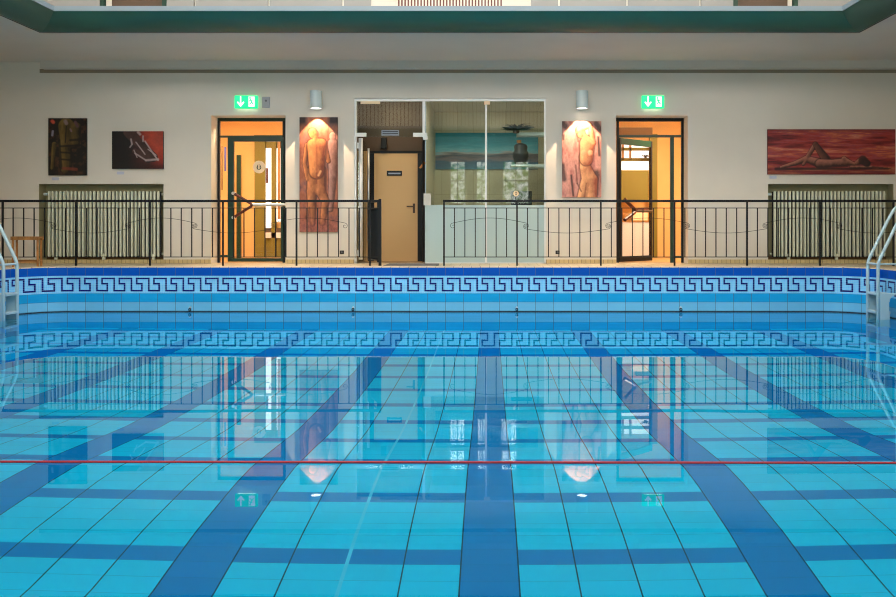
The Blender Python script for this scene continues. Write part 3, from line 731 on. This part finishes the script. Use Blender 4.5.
# ---------------------------------------------------------------- wall lamps
def wall_lamp(px, lab):
    cx, cy, z0, z1, r_ = X(px), YW-.16, Z(108.5, YW-.16), Z(91, YW-.16), .093
    r = empty('wall_lamp', (cx, YW, z0), lab, 'lamp', 'cylindrical wall lamps over the paintings')
    m = MB(); n = len(m.v); seg = 32
    for (rr, z) in ((r_-.012, z0+.05), (r_-.012, z0), (r_, z0), (r_, z1), (0.001, z1)):
        for k in range(seg): m.v.append((cx+rr*math.cos(2*PI*k/seg), cy+rr*math.sin(2*PI*k/seg), z))
    for i in range(4):
        for k in range(seg): a = i*seg+k; b2 = i*seg+(k+1) % seg; m.f.append((a, b2, b2+seg, a+seg))
    m.build('lamp_shade', m_white, r, smooth=False)
    MB().tube([(cx, cy, z0+.012), (cx, cy, z0+.03)], r_-.014, 24).build('diffuser', m_lens, r)
    box(cx-.03, cx+.03, YW-.055, YW, z0+.10, z0+.18).build('bracket', m_white, r)
    L = bpy.data.lights.new('lamp_spot', 'SPOT'); L.energy = 120; L.color = (1, .66, .40); L.spot_size = math.radians(82); L.spot_blend = .12; L.shadow_soft_size = .01
    lo = bpy.data.objects.new('lamp_spot', L); COL.objects.link(lo); lo.parent = r; lo.location = (0, cy-YW, -.01)
wall_lamp(318, 'white cylinder wall lamp lighting the back-view figure painting')
wall_lamp(581, 'white cylinder wall lamp lighting the raised-arms nude painting')

# ---------------------------------------------------------------- exit signs
def exit_sign(px0, px1, py0, py1, lab):
    x0, x1, z0, z1 = X(px0), X(px1), Z(py1), Z(py0); yf = YW-.05; W_, H_ = x1-x0, z1-z0
    r = empty('exit_sign', ((x0+x1)/2, YW, z0), lab, 'sign', 'green emergency exit signs over the doors')
    box(x0, x1, yf, YW, z0, z1).build('sign_box', m_sgreen, r, bevel=.004)
    P_ = lambda u_, v_: (x0+W_*u_, z0+H_*v_)
    # down arrow
    poly = [(.24, .95), (.30, .95), (.30, .38), (.40, .54), (.435, .44), (.27, .08), (.105, .44), (.14, .54), (.24, .38)]
    MB().prism([P_(*p) for p in poly], 'y', yf-.003, yf).build('arrow', m_swhite, r)
    MB().prism([P_(*p) for p in [(.62, .10), (.89, .10), (.89, .92), (.62, .92)]], 'y', yf-.003, yf).build('door_symbol', m_swhite, r)
    m = MB()
    for pts, w_ in ((((.70, .70), (.76, .48)), .03), (((.76, .48), (.83, .30)), .026), (((.76, .48), (.70, .34), (.65, .30)), .022), (((.70, .66), (.80, .60)), .02), (((.70, .66), (.65, .52)), .02)):
        m.tube([(P_(*p)[0], yf-.005, P_(*p)[1]) for p in pts], w_*W_*.9, 6)
    cx_, cz_ = P_(.69, .80); m.tube([(cx_, yf-.004, cz_), (cx_, yf-.007, cz_)], .014, 10)
    m.build('running_figure', m_sgreen, r)
    L = bpy.data.lights.new('sign_glow', 'AREA'); L.shape = 'RECTANGLE'; L.size = W_*.8; L.size_y = .03; L.energy = .06; L.color = (1, .9, .65)
    lo = bpy.data.objects.new('sign_glow', L); COL.objects.link(lo); lo.parent = r; lo.location = (0, -.025, -.004)
exit_sign(235.5, 258, 96, 108.5, 'green exit sign over the left doorway, beside grey sensor')
exit_sign(641.5, 663.5, 96, 108.5, 'green exit sign over the right doorway')
r = empty('wall_sensor', (X(266), YW, Z(108)), 'small grey sensor box on the wall beside the left exit sign', 'sensor')
box(X(262.5), X(270), YW-.03, YW, Z(108), Z(97)).build('housing', mat('pale_grey', srgb(165, 170, 178), .5), r, bevel=.005)
MB().tube([(X(266.5), YW-.03, Z(101)), (X(266.5), YW-.036, Z(101))], .018, 14).build('lens', mat('mid_grey', srgb(110, 112, 120), .4), r)
for a, lab in ((342, 'small black wall socket under the back-view figure painting'), (557.5, 'small black wall socket beneath the raised-arms nude painting')):
    r = empty('wall_socket', (X(a), YW, Z(254)), lab, 'socket', 'black wall sockets')
    box(X(a-2), X(a+2), YW-.02, YW, Z(254), Z(250.5)).build('face_plate', m_black, r, bevel=.003)
    MB().tube([(X(a), YW-.02, Z(252.2)), (X(a), YW-.024, Z(252.2))], .016, 12).build('insert', m_grey, r)

# ---------------------------------------------------------------- left door
YF = YW+.29
def bar(px0, px1, py0, py1, y0=YF, t=.05): return box(X(px0, y0), X(px1, y0), y0, y0+t, Z(py1, y0), Z(py0, y0))
GND = PY + CH*F/YF          # pixel row of the floor at the frame depth
d1 = empty('door_1', (X(252, YF), YF, 0), 'dark green framed glass door standing under the left exit sign', kind='structure')
fr = bar(217.5, 286.5, 118, 121.2).build('door_frame', m_dkgreen, d1)
bar(217.5, 219.6, 121.2, GND).build('frame_post', m_black, d1); bar(282.5, 285.5, 121.2, GND).build('frame_post', m_black, d1)
bar(219.6, 282.5, 135.5, 137.5).build('transom', m_dkgreen, d1)
bar(219.6, 227.5, 255, 257).build('sill_rail', m_dkgreen, d1)
leaf = MB()
for (a, c, e, f) in ((228, 234, 137.5, GND-1), (281, 283.5, 137.5, GND-1), (234, 281, 137.5, 141.5), (234, 281, GND-4.5, GND-1)):
    leaf.box(X(a, YF), X(c, YF), YF-.02, YF+.03, Z(f, YF), Z(e, YF))
lf = leaf.build('door_leaf', m_dkgreen, d1)
bar(234, 281, 141.5, GND-4.5, YF+.005, .008).build('door_glass', m_glassd, lf)
bar(219.6, 227.9, 137.5, 255, YF+.005, .008).build('side_glass', m_glassd, d1); bar(219.6, 282.5, 121.2, 135.5, YF+.005, .008).build('fan_light', m_glassd, d1)
def vhandle(parent, pts, y, bar_px=None, r_=.024):
    MB().tube([(X(a, y), y, Z(b_, y)) for a, b_ in pts], r_, 12).build('door_handle', m_handle, parent, smooth=False)
    for a, b_ in (pts[0], pts[-1]):
        MB().tube([(X(a, y), y-.03, Z(b_, y)), (X(a, y), y+.06, Z(b_, y))], .026, 12).build('handle_mount', m_steel, parent)
    if bar_px: MB().tube([(X(bar_px[0], y), y+.02, Z(bar_px[2], y)), (X(bar_px[1], y), y+.02, Z(bar_px[2], y))], .026, 12).build('push_bar', m_steel, parent)
vhandle(lf, [(233.5, 193.3), (250.5, 203.2), (251.8, 205), (250.5, 206.8), (233.5, 217.5)], YF-.06, (252, 285, 204.8))
r_ = 6.3*YF/F
MB().tube([(X(259, YF), YF-.004, Z(167, YF)), (X(259, YF), YF+.004, Z(167, YF))], r_, 28).build('round_notice', m_cream, lf)
mk = MB(); cx_, cz_ = X(259, YF), Z(167, YF)
mk.tube([(cx_+.034*math.sin(t)*(.75 if math.cos(t) > 0 else 1), YF-.006, cz_+.045*math.cos(t)) for t in np.linspace(.5, 2*PI-.5, 14)], .005, 6)
mk.tube([(cx_-.02, YF-.006, cz_+.02), (cx_-.02, YF-.006, cz_-.03)], .005, 6).tube([(cx_+.018, YF-.006, cz_+.02), (cx_+.018, YF-.006, cz_-.03)], .005, 6)
mk.build('notice_mark', m_dkbrown, lf)
# ---------------------------------------------------------------- right door (leaf swung inward)
d2 = empty('door_2', (X(650, YF), YF, 0), 'green framed glass door ajar under the right exit sign', kind='structure')
bar(615, 684.5, 118, 121.2).build('door_frame', m_black, d2)
bar(616.8, 619, 121.2, GND).build('frame_post', m_black, d2); bar(681.5, 684.2, 121.2, GND).build('frame_post', m_black, d2)
bar(619, 681.5, 135, 137.2).build('transom', m_dkgreen, d2); bar(670.5, 674, 137.2, GND).build('mullion', m_dkgreen, d2)
bar(674, 681.5, 256, 258).build('sill_rail', m_dkgreen, d2)
bar(619, 681.5, 121.2, 135, YF+.005, .008).build('fan_light', m_glassd, d2); bar(674, 681.5, 137.2, 256, YF+.005, .008).build('side_glass', m_glassd, d2)
h0 = np.array((X(619, YF)+.02, YF+.05)); ang = math.atan2(.60, .66); dv = np.array((math.cos(ang), math.sin(ang)))*.88; nv = np.array((-dv[1], dv[0]))/.88
def leafbox(t0, t1, z0, z1, th=.04):
    m = MB(); a = h0+dv*t0; c = h0+dv*t1; w2 = nv*th
    p = [a, c, c+w2, a+w2]; m.prism([tuple(q) for q in p], 'z', z0, z1); return m
LT = Z(137.4, YF)
lf2 = leafbox(0, .05, .01, LT).build('door_leaf', m_black, d2)
leafbox(.95, 1, .01, LT).build('stile', m_black, lf2); leafbox(.05, .95, LT-.10, LT).build('top_rail', m_dkgreen, lf2); leafbox(.05, .95, .01, .10).build('bottom_rail', m_black, lf2)
leafbox(.05, .95, .10, LT-.10, .008).build('door_glass', m_glassd, lf2)
vp = [(.06, Z(199.5, YF)), (.36, Z(209, YF)), (.38, Z(210.5, YF)), (.36, Z(212, YF)), (.06, Z(220, YF))]
MB().tube([((h0+dv*t-nv*.06)[0], (h0+dv*t-nv*.06)[1], z) for t, z in vp], .030, 12).build('door_handle', m_handle, lf2)
MB().tube([((h0+dv*t-nv*.02)[0], (h0+dv*t-nv*.02)[1], vp[2][1]) for t in (.38, .95)], .02, 10).build('push_bar', m_dkbrown, lf2)

# ---------------------------------------------------------------- rooms behind
def room(name, x0, x1, y1, zt_, mw, mf=m_roomfloor, lights=()):
    y0 = YB
    b_ = MB(); b_.quad((x0,y1,0),(x1,y1,0),(x1,y1,zt_),(x0,y1,zt_)); b_.quad((x0,y0,0),(x0,y1,0),(x0,y1,zt_),(x0,y0,zt_)); b_.quad((x1,y0,0),(x1,y0,zt_),(x1,y1,zt_),(x1,y1,0))
    b_.build('wall_'+name, mw)['kind'] = 'structure'
    MB().box(x0-.1, x1+.1, y0, y1+.1, zt_, zt_+.08).build('ceiling_'+name, mw)['kind'] = 'structure'
    MB().box(x0-.05, x1+.05, y0-.0, y1+.1, -.08, 0.0).build('floor_'+name, mf)['kind'] = 'structure'
    for (lx, ly, lz, e, c_, s_) in lights:
        L = bpy.data.lights.new('ceiling_light', 'AREA'); L.shape = 'RECTANGLE'; L.size = max(s_, .5); L.size_y = s_; L.energy = e; L.color = c_
        lo = bpy.data.objects.new('ceiling_light', L); COL.objects.link(lo); lo.location = (lx, ly, lz)
WARM = (1, .78, .50)
room('left', -6.3, -3.05, 16.1, 2.75, m_orange, lights=((-4.2, 14.05, 2.70, 95, WARM, .5),))
room('right', 1.75, 5.3, 16.3, 2.75, m_orange, lights=((3.3, 14.05, 2.70, 95, WARM, .5),))
# partition set for the glass screen: entry bay and office bay
YC = 15.7
room('office', X(424.5, YW)+.0, Cx1+.35, YC, 2.75, m_rtile, lights=((.1, 13.72, 2.73, 18, (1, .93, .80), .12),))
YV = 14.25
room('entry', Cx0-.25, X(424.5, YW)-.06, YV, 2.75, m_dkbrown, lights=((-1.6, 13.72, 2.73, 5.5, WARM, .12),))

def rb(px0, px1, py0, py1, y, t): return box(X(px0, y), X(px1, y), y, y+t, max(Z(py1, y), 0.0), Z(py0, y))
# left room window wall
yb = 15.95
wr = empty('window_6', (X(270, yb), yb, 0), kind='structure')
rb(254, 292, 135, 141, yb, .12).build('window_head', m_olive, wr); rb(254.5, 265, 141, 258, yb, .12).build('window_post', m_olive, wr)
rb(265.5, 271.3, 148, 228, yb+.06, .04).build('pane', m_day, wr); rb(271.3, 275.8, 141, 258, yb, .10).build('window_post', m_olive, wr)
rb(275.8, 290, 148, 222, yb+.06, .04).build('pane', m_day, wr); rb(277.5, 280, 141, 219, yb+.01, .04).build('mullion', m_wood, wr)
rb(262, 292, 141, 148, yb+.05, .04).build('head_panel', m_day if False else m_olive, wr)
rb(265.5, 290, 228, 232.5, yb+.03, .05).build('dark_sill', m_dkbrown, wr); rb(265.5, 290, 232.5, 238, yb+.0, .06).build('white_sill', m_cloth, wr)
rb(265.5, 290, 238, 259, yb+.05, .05).build('lower_panel', m_olive, wr)
o = rb(266, 268, 168, 183, yb+.03, .02).build('wall_thermometer', m_handle, loc=(X(267, yb), yb, Z(183, yb))); tag(o, 'narrow red-brown strip hanging at the left room window', 'strip')
o = rb(236.5, 240.5, 155, 258.5, 15.7, .06).build('frame_post', m_dkgreen); o.name = 'door_post'; tag(o, 'narrow green upright post inside the left doorway room', 'post')
for a, c, e, f, mm_, lab in ((221.4, 222.4, 146, 190, m_brown, 'thin brown pole seen through the side pane of left door'), (224.3, 225.8, 147, 171, mat('violet_print', srgb(80, 80, 150), .6), 'narrow violet-blue poster behind side pane of left door')):
    y_ = 14.2; o = rb(a, c, e, f, y_, .02).build('poster' if 'poster' in lab else 'pole', mm_, loc=(X(a, y_), y_, Z(f, y_))); tag(o, lab, lab.split()[1] if 'pole' not in lab else 'pole')
# right room contents
yb = 16.1
w7 = empty('window_7', (X(635, yb), yb, 0), kind='structure')
rb(600, 652.5, 127.5, 135, 15.85, .12).build('beam', m_brown, w7)
rb(600, 650, 142, 170, yb+.08, .04).build('pane', m_day, w7)
for a, c, e, f in ((600, 650, 147.5, 150.5), (600, 650, 158, 161), (622, 624, 140, 160), (629.5, 631.5, 140, 160), (600, 620.5, 140, 172)): rb(a, c, e, f, yb, .05).build('glazing_bar', m_olive if f-e < 4 else m_wood, w7)
rb(650, 657.5, 134, 262, 15.9, .12).build('post', m_olive, w7)
o = rb(619, 648.5, 170.5, 201, 15.6, .03).build('notice_board', m_olive, loc=(X(634, 15.6), 15.6, Z(201, 15.6))); tag(o, 'olive green board hanging behind the open right door', 'board')
y_ = 15.0
ct = empty('draped_table', (X(634, y_), y_+.3, 0), 'white cloth-covered table inside the right doorway', 'table')
rb(612, 649, 222, 262, y_, .6).build('table_cloth', m_cloth, ct); rb(611.5, 649.5, 220.5, 222, y_-.01, .62).build('table_top', m_wood, ct)
for a, c, e, f, n_, mm_, lab, cat in ((623, 631, 213, 220.5, 'wooden_box', m_wood, 'small honey wooden box on the white draped table', 'box'), (636, 649, 208, 212.5, 'tray', m_handle, 'dark red tray standing upright above the draped table', 'tray'), (632, 648, 212.6, 220.5, 'cream_basket', m_cream, 'cream basket on the draped table under the red tray', 'basket')):
    o = rb(a, c, e, f, y_+.2, .15).build(n_, mm_, loc=(X(a, y_), y_+.2, Z(f, y_)), bevel=.006); tag(o, lab, cat)
def plant(px, py, y, s_, n_, lab, name='potted_plant', seed=1):
    rnd = random.Random(seed); r = empty(name, (X(px, y), y, Z(py, y)), lab, 'plant')
    z0 = Z(py, y); x0 = X(px, y)
    MB().tube([(x0, y, z0), (x0, y, z0+s_*.12)], s_*.16, 14).build('pot', m_dkbrown, r)
    m = MB()
    for k in range(n_):
        a = rnd.uniform(0, 2*PI); l = s_*rnd.uniform(.5, 1); e = rnd.uniform(.05, .55)
        dx, dy, dz = math.cos(a)*l*math.cos(e), math.sin(a)*l*.5*math.cos(e), l*math.sin(e)
        px_, py_ = -math.sin(a)*s_*.07, math.cos(a)*s_*.07
        b0 = (x0, y, z0+s_*.12); mid = (x0+dx*.55, y+dy*.55, z0+s_*.12+dz*.65); tip = (x0+dx, y+dy, z0+s_*.12+dz*.75)
        n0 = len(m.v); m.v += [b0, (mid[0]+px_, mid[1]+py_, mid[2]), tip, (mid[0]-px_, mid[1]-py_, mid[2])]; m.f.append((n0, n0+1, n0+2, n0+3))
    m.build('foliage', m_leaf, r)
plant(645.5, 158, 15.95, .16, 26, 'small dark plant on the window bar behind right door', seed=3)

# ---------------------------------------------------------------- central glass screen
YG = YW+.03
gsn = empty('glass_screen', ((Cx0+Cx1)/2, YG, 0), 'wide glass screen with aluminium frame between the two paintings', 'glass screen')
def gb2(px0, px1, py0, py1, y=YG, t=.04): return box(X(px0, y), X(px1, y), y, y+t, max(Z(py1, y), 0), Z(py0, y))
gb2(354, 546, 98.3, 101.2).build('top_rail', m_alu, gsn)
gb2(354, 356.3, 101.2, 266).build('frame_post', m_alu, gsn); gb2(544.2, 546, 101.2, 266).build('frame_post', m_alu, gsn)
gb2(422.5, 425.2, 101.2, 137).build('mullion', m_alu, gsn); gb2(485, 487, 101.2, 266).build('mullion', m_alu, gsn)
gb2(425, 545, 262.5, 266).build('bottom_rail', m_alu, gsn)
gb2(356.3, 422.5, 101.2, 137, YG+.012, .01).build('fan_light', m_glass, gsn)
gb2(425, 485, 101.2, 205, YG+.012, .01).build('clear_pane', m_glass, gsn); gb2(487, 544.2, 101.2, 205, YG+.012, .01).build('clear_pane', m_glass, gsn)
gb2(425, 485, 205, 262.5, YG+.012, .01).build('frosted_pane', m_frost, gsn); gb2(487, 544.2, 205, 262.5, YG+.012, .01).build('frosted_pane', m_frost, gsn)
for a, c, e, f in ((356.3, 366, 132.8, 136.4), (413, 427, 132.8, 136.6), (423, 427.5, 136, 139.5)): gb2(a, c, e, f, YG-.012, .05).build('glass_fitting', m_alu, gsn)
gb2(360.5, 380, 101.3, 103.8, YG-.01, .03).build('label_strip', m_cream, gsn)
gb2(484, 490, 101, 104.5, YG-.012, .04).build('glass_fitting', m_cream, gsn)
gb2(381.5, 399, 130.0, 135.5, YG-.004, .01).build('notice_plate', mat('pale_sign', srgb(150, 165, 180), .5), gsn)
for e, f in ((131.3, 132.1), (133.3, 134.1)): gb2(382.5, 398, e, f, YG-.006, .002).build('notice_line', m_black, gsn)
gb2(423.5, 431, 193.5, 205.3, YG-.008, .008).build('paper_notice', mat('white_paper', srgb(205, 205, 200), .8), gsn)
# round sticker 0
MB().tube([(X(516, YG), YG-.004, Z(193.5, YG)), (X(516, YG), YG+.002, Z(193.5, YG))], .045, 20).build('round_sticker', m_cream, gsn)
mk = MB(); mk.tube([(X(516, YG)+.014*math.sin(t), YG-.006, Z(193.5, YG)+.024*math.cos(t)) for t in np.linspace(0, 2*PI, 14)], .004, 6); mk.build('sticker_mark', m_dkbrown, gsn)
# open glass door leaf, folded inward against the left side
gd = empty('glass_door', (X(357, YG), YG, 0), 'frameless glass door open inward with long steel pull bar', 'door')
xq = X(357.5, YG)
box(xq, xq+.012, YG+.05, YG+.84, .02, Z(137, YG)).build('door_pane', m_glass, gd)
MB().tube([(X(360.3, YG), YG+.04, .06), (X(360.3, YG), YG+.04, Z(138, YG))], .033, 14).build('pull_bar', m_alu, gd, smooth=True)
MB().tube([(xq+.09, YG+.60, .35), (xq+.09, YG+.60, 1.9)], .02, 12).build('pull_bar', m_steel, gd, smooth=True)
for z in (.12, 1.85): box(xq-.01, xq+.06, YG+.045, YG+.12, z, z+.09).build('hinge', m_alu, gd)
# tan inner door
yt = YV-.05
td = empty('door_3', (X(396, yt), yt, 0), 'tan flush inner door with black sign and dark lever handle', kind='structure')
rb(374.2, 417.5, 153.5, 262, yt, .045).build('door_leaf', m_tandoor, td)
rb(386.8, 402, 170.8, 175.8, yt-.006, .006).build('door_sign', m_black, td); rb(388.3, 400.5, 172.7, 174.2, yt-.009, .003).build('sign_line', mat('pale_sign', (.4,.4,.4,1)), td)
MB().tube([(X(415, yt), yt-.05, Z(206.5, yt)), (X(407, yt), yt-.05, Z(206.5, yt))], .011, 10).build('door_handle', m_dkbrown, td)
rb(412.8, 415, 203.5, 213, yt-.012, .012).build('handle_plate', m_dkbrown, td)
for a, c in ((368.5, 374.2), (417.5, 424)): rb(a, c, 151, 262, yt+.01, .04).build('door_frame', m_black, td)
rb(357.5, 368.5, 151, 262, yt+.01, .03).build('side_panel', m_tandoor, td)
rb(368.5, 424, 150.8, 153.5, yt, .05).build('door_head', m_black, td)
o = rb(381, 386.5, 137.5, 148.5, yt-.08, .08).build('wall_speaker', m_black, loc=(X(384, yt), yt, Z(148, yt)), bevel=.008); tag(o, 'small black box speaker above the tan inner door', 'speaker')
o = rb(419.5, 426, 161, 168, 13.9, .02); 
o = MB().prism([(X(419, 13.95), Z(168, 13.95)), (X(424, 13.95), Z(161.5, 13.95)), (X(426, 13.95), Z(163, 13.95)), (X(421, 13.95), Z(168.5, 13.95))], 'y', 13.93, 13.95).build('orange_flag', mat('orange_plastic', (0.75, 0.25, 0.03, 1), .5), loc=(X(422, 13.95), 13.94, Z(168, 13.95)))
tag(o, 'small orange tab right of the tan inner door', 'tab')
# office contents
painting('painting', 435.5, 538, 133, 169.5, art_sea, 'wide teal seascape painting behind the glass screen', yw=YC-.002, edgecol=m_dkbrown)
yo = 14.3
shg = 'white shelves at the office side'
for (a, c, e, lab) in ((517, 560, 134, 'white shelf holding the dark plant behind the glass'), (528, 560, 166, 'lower white shelf under the black vase behind the glass')):
    o = rb(a, c, e-1.6, e+1.4, yo, .30).build('wall_shelf', m_white, loc=(X(a, yo), yo, Z(e, yo))); tag(o, lab, 'shelf', shg)
plant(516, 133, yo-.05, .36, 120, 'spreading dark plant on the upper white shelf behind glass', seed=5)
vs = empty('ceramic_vase', (X(521, yo), yo+.1, Z(166, yo)), 'large black and brown vase behind the glass, orange cap', 'vase')
vx = X(521, yo); m = MB(); prof_ = [(.10, Z(163.5, yo)), (.14, Z(156, yo)), (.135, Z(152, yo)), (.11, Z(150, yo)), (.12, Z(146, yo)), (.10, Z(144, yo)), (.03, Z(142.5, yo)), (.001, Z(142.5, yo))]
for (rr, z) in prof_:
    for k in range(20): m.v.append((vx+rr*math.cos(2*PI*k/20), yo+.12+rr*math.sin(2*PI*k/20), z))
for i in range(len(prof_)-1):
    for k in range(20): a = i*20+k; b2 = i*20+(k+1) % 20; m.f.append((a, b2, b2+20, a+20))
m.build('vase_body', m_black, vs, smooth=True)
MB().tube([(vx-.03, yo+.12, Z(142.5, yo)), (vx-.03, yo+.12, Z(139.5, yo))], .04, 12).build('cap', MATS['orange_plastic'], vs)
o = rb(511, 536, 164.5, 166.0, yo-.02, .2).build('white_plank', m_white, loc=(X(523, yo), yo, Z(166, yo))); tag(o, 'thin white plank under the black vase behind glass', 'plank')
o = rb(511, 532, 191, 206, yo, .25).build('planter_box', m_black, loc=(X(520, yo), yo, Z(206, yo)), bevel=.01); tag(o, 'black box behind the glass with round sticker in front', 'box')
ds = empty('reception_desk', (X(490, 14.6), 14.6, 0), 'low white desk behind the frosted glass', 'desk')
rb(430, 540, 207, 209, 14.4, .6).build('desk_top', m_white, ds); rb(430, 540, 209, 262, 14.5, .03).build('desk_front', m_cloth, ds)
o = MB().prism([(X(461, 14.45), Z(207, 14.45)), (X(468, 14.45), Z(207, 14.45)), (X(464.5, 14.45), Z(203, 14.45))], 'y', 14.45, 14.6).build('folded_card', m_cloth, loc=(X(464, 14.5), 14.5, Z(207, 14.45))); tag(o, 'small white folded card standing on the desk behind glass', 'card')

# ---------------------------------------------------------------- light, world, camera
def area(name, loc, sx, sy, e, c_, rot=(0, 0, 0)):
    L = bpy.data.lights.new(name, 'AREA'); L.shape = 'RECTANGLE'; L.size = sx; L.size_y = sy; L.energy = e; L.color = c_
    o = bpy.data.objects.new(name, L); COL.objects.link(o); o.location = loc; o.rotation_euler = rot; return o
W = bpy.data.worlds.new('sky'); S.world = W; W.use_nodes = True
W.node_tree.nodes['Background'].inputs[0].default_value = (.75, .87, 1, 1); W.node_tree.nodes['Background'].inputs[1].default_value = .5
cam = bpy.data.cameras.new('camera'); co = bpy.data.objects.new('camera', cam); COL.objects.link(co)
co.location = (0, 0, CH); co.rotation_euler = (PI/2, 0, 0)
cam.sensor_width = 36; cam.lens = F/896*36; cam.shift_x = -(PX-448)/896; cam.shift_y = -(298.5-PY)/896; cam.clip_start = .02
S.camera = co
S.view_settings.view_transform = 'Standard'; S.view_settings.look = 'None'; S.view_settings.gamma = 1; S.view_settings.exposure = 0.27
S.cycles.max_bounces = 12; S.cycles.transmission_bounces = 8; S.cycles.diffuse_bounces = 5; S.cycles.glossy_bounces = 6; S.cycles.transparent_max_bounces = 12
S.cycles.caustics_refractive = True; S.cycles.caustics_reflective = True; S.cycles.sample_clamp_indirect = 8
S.cycles.use_denoising = True; S.cycles.filter_width = 1.1
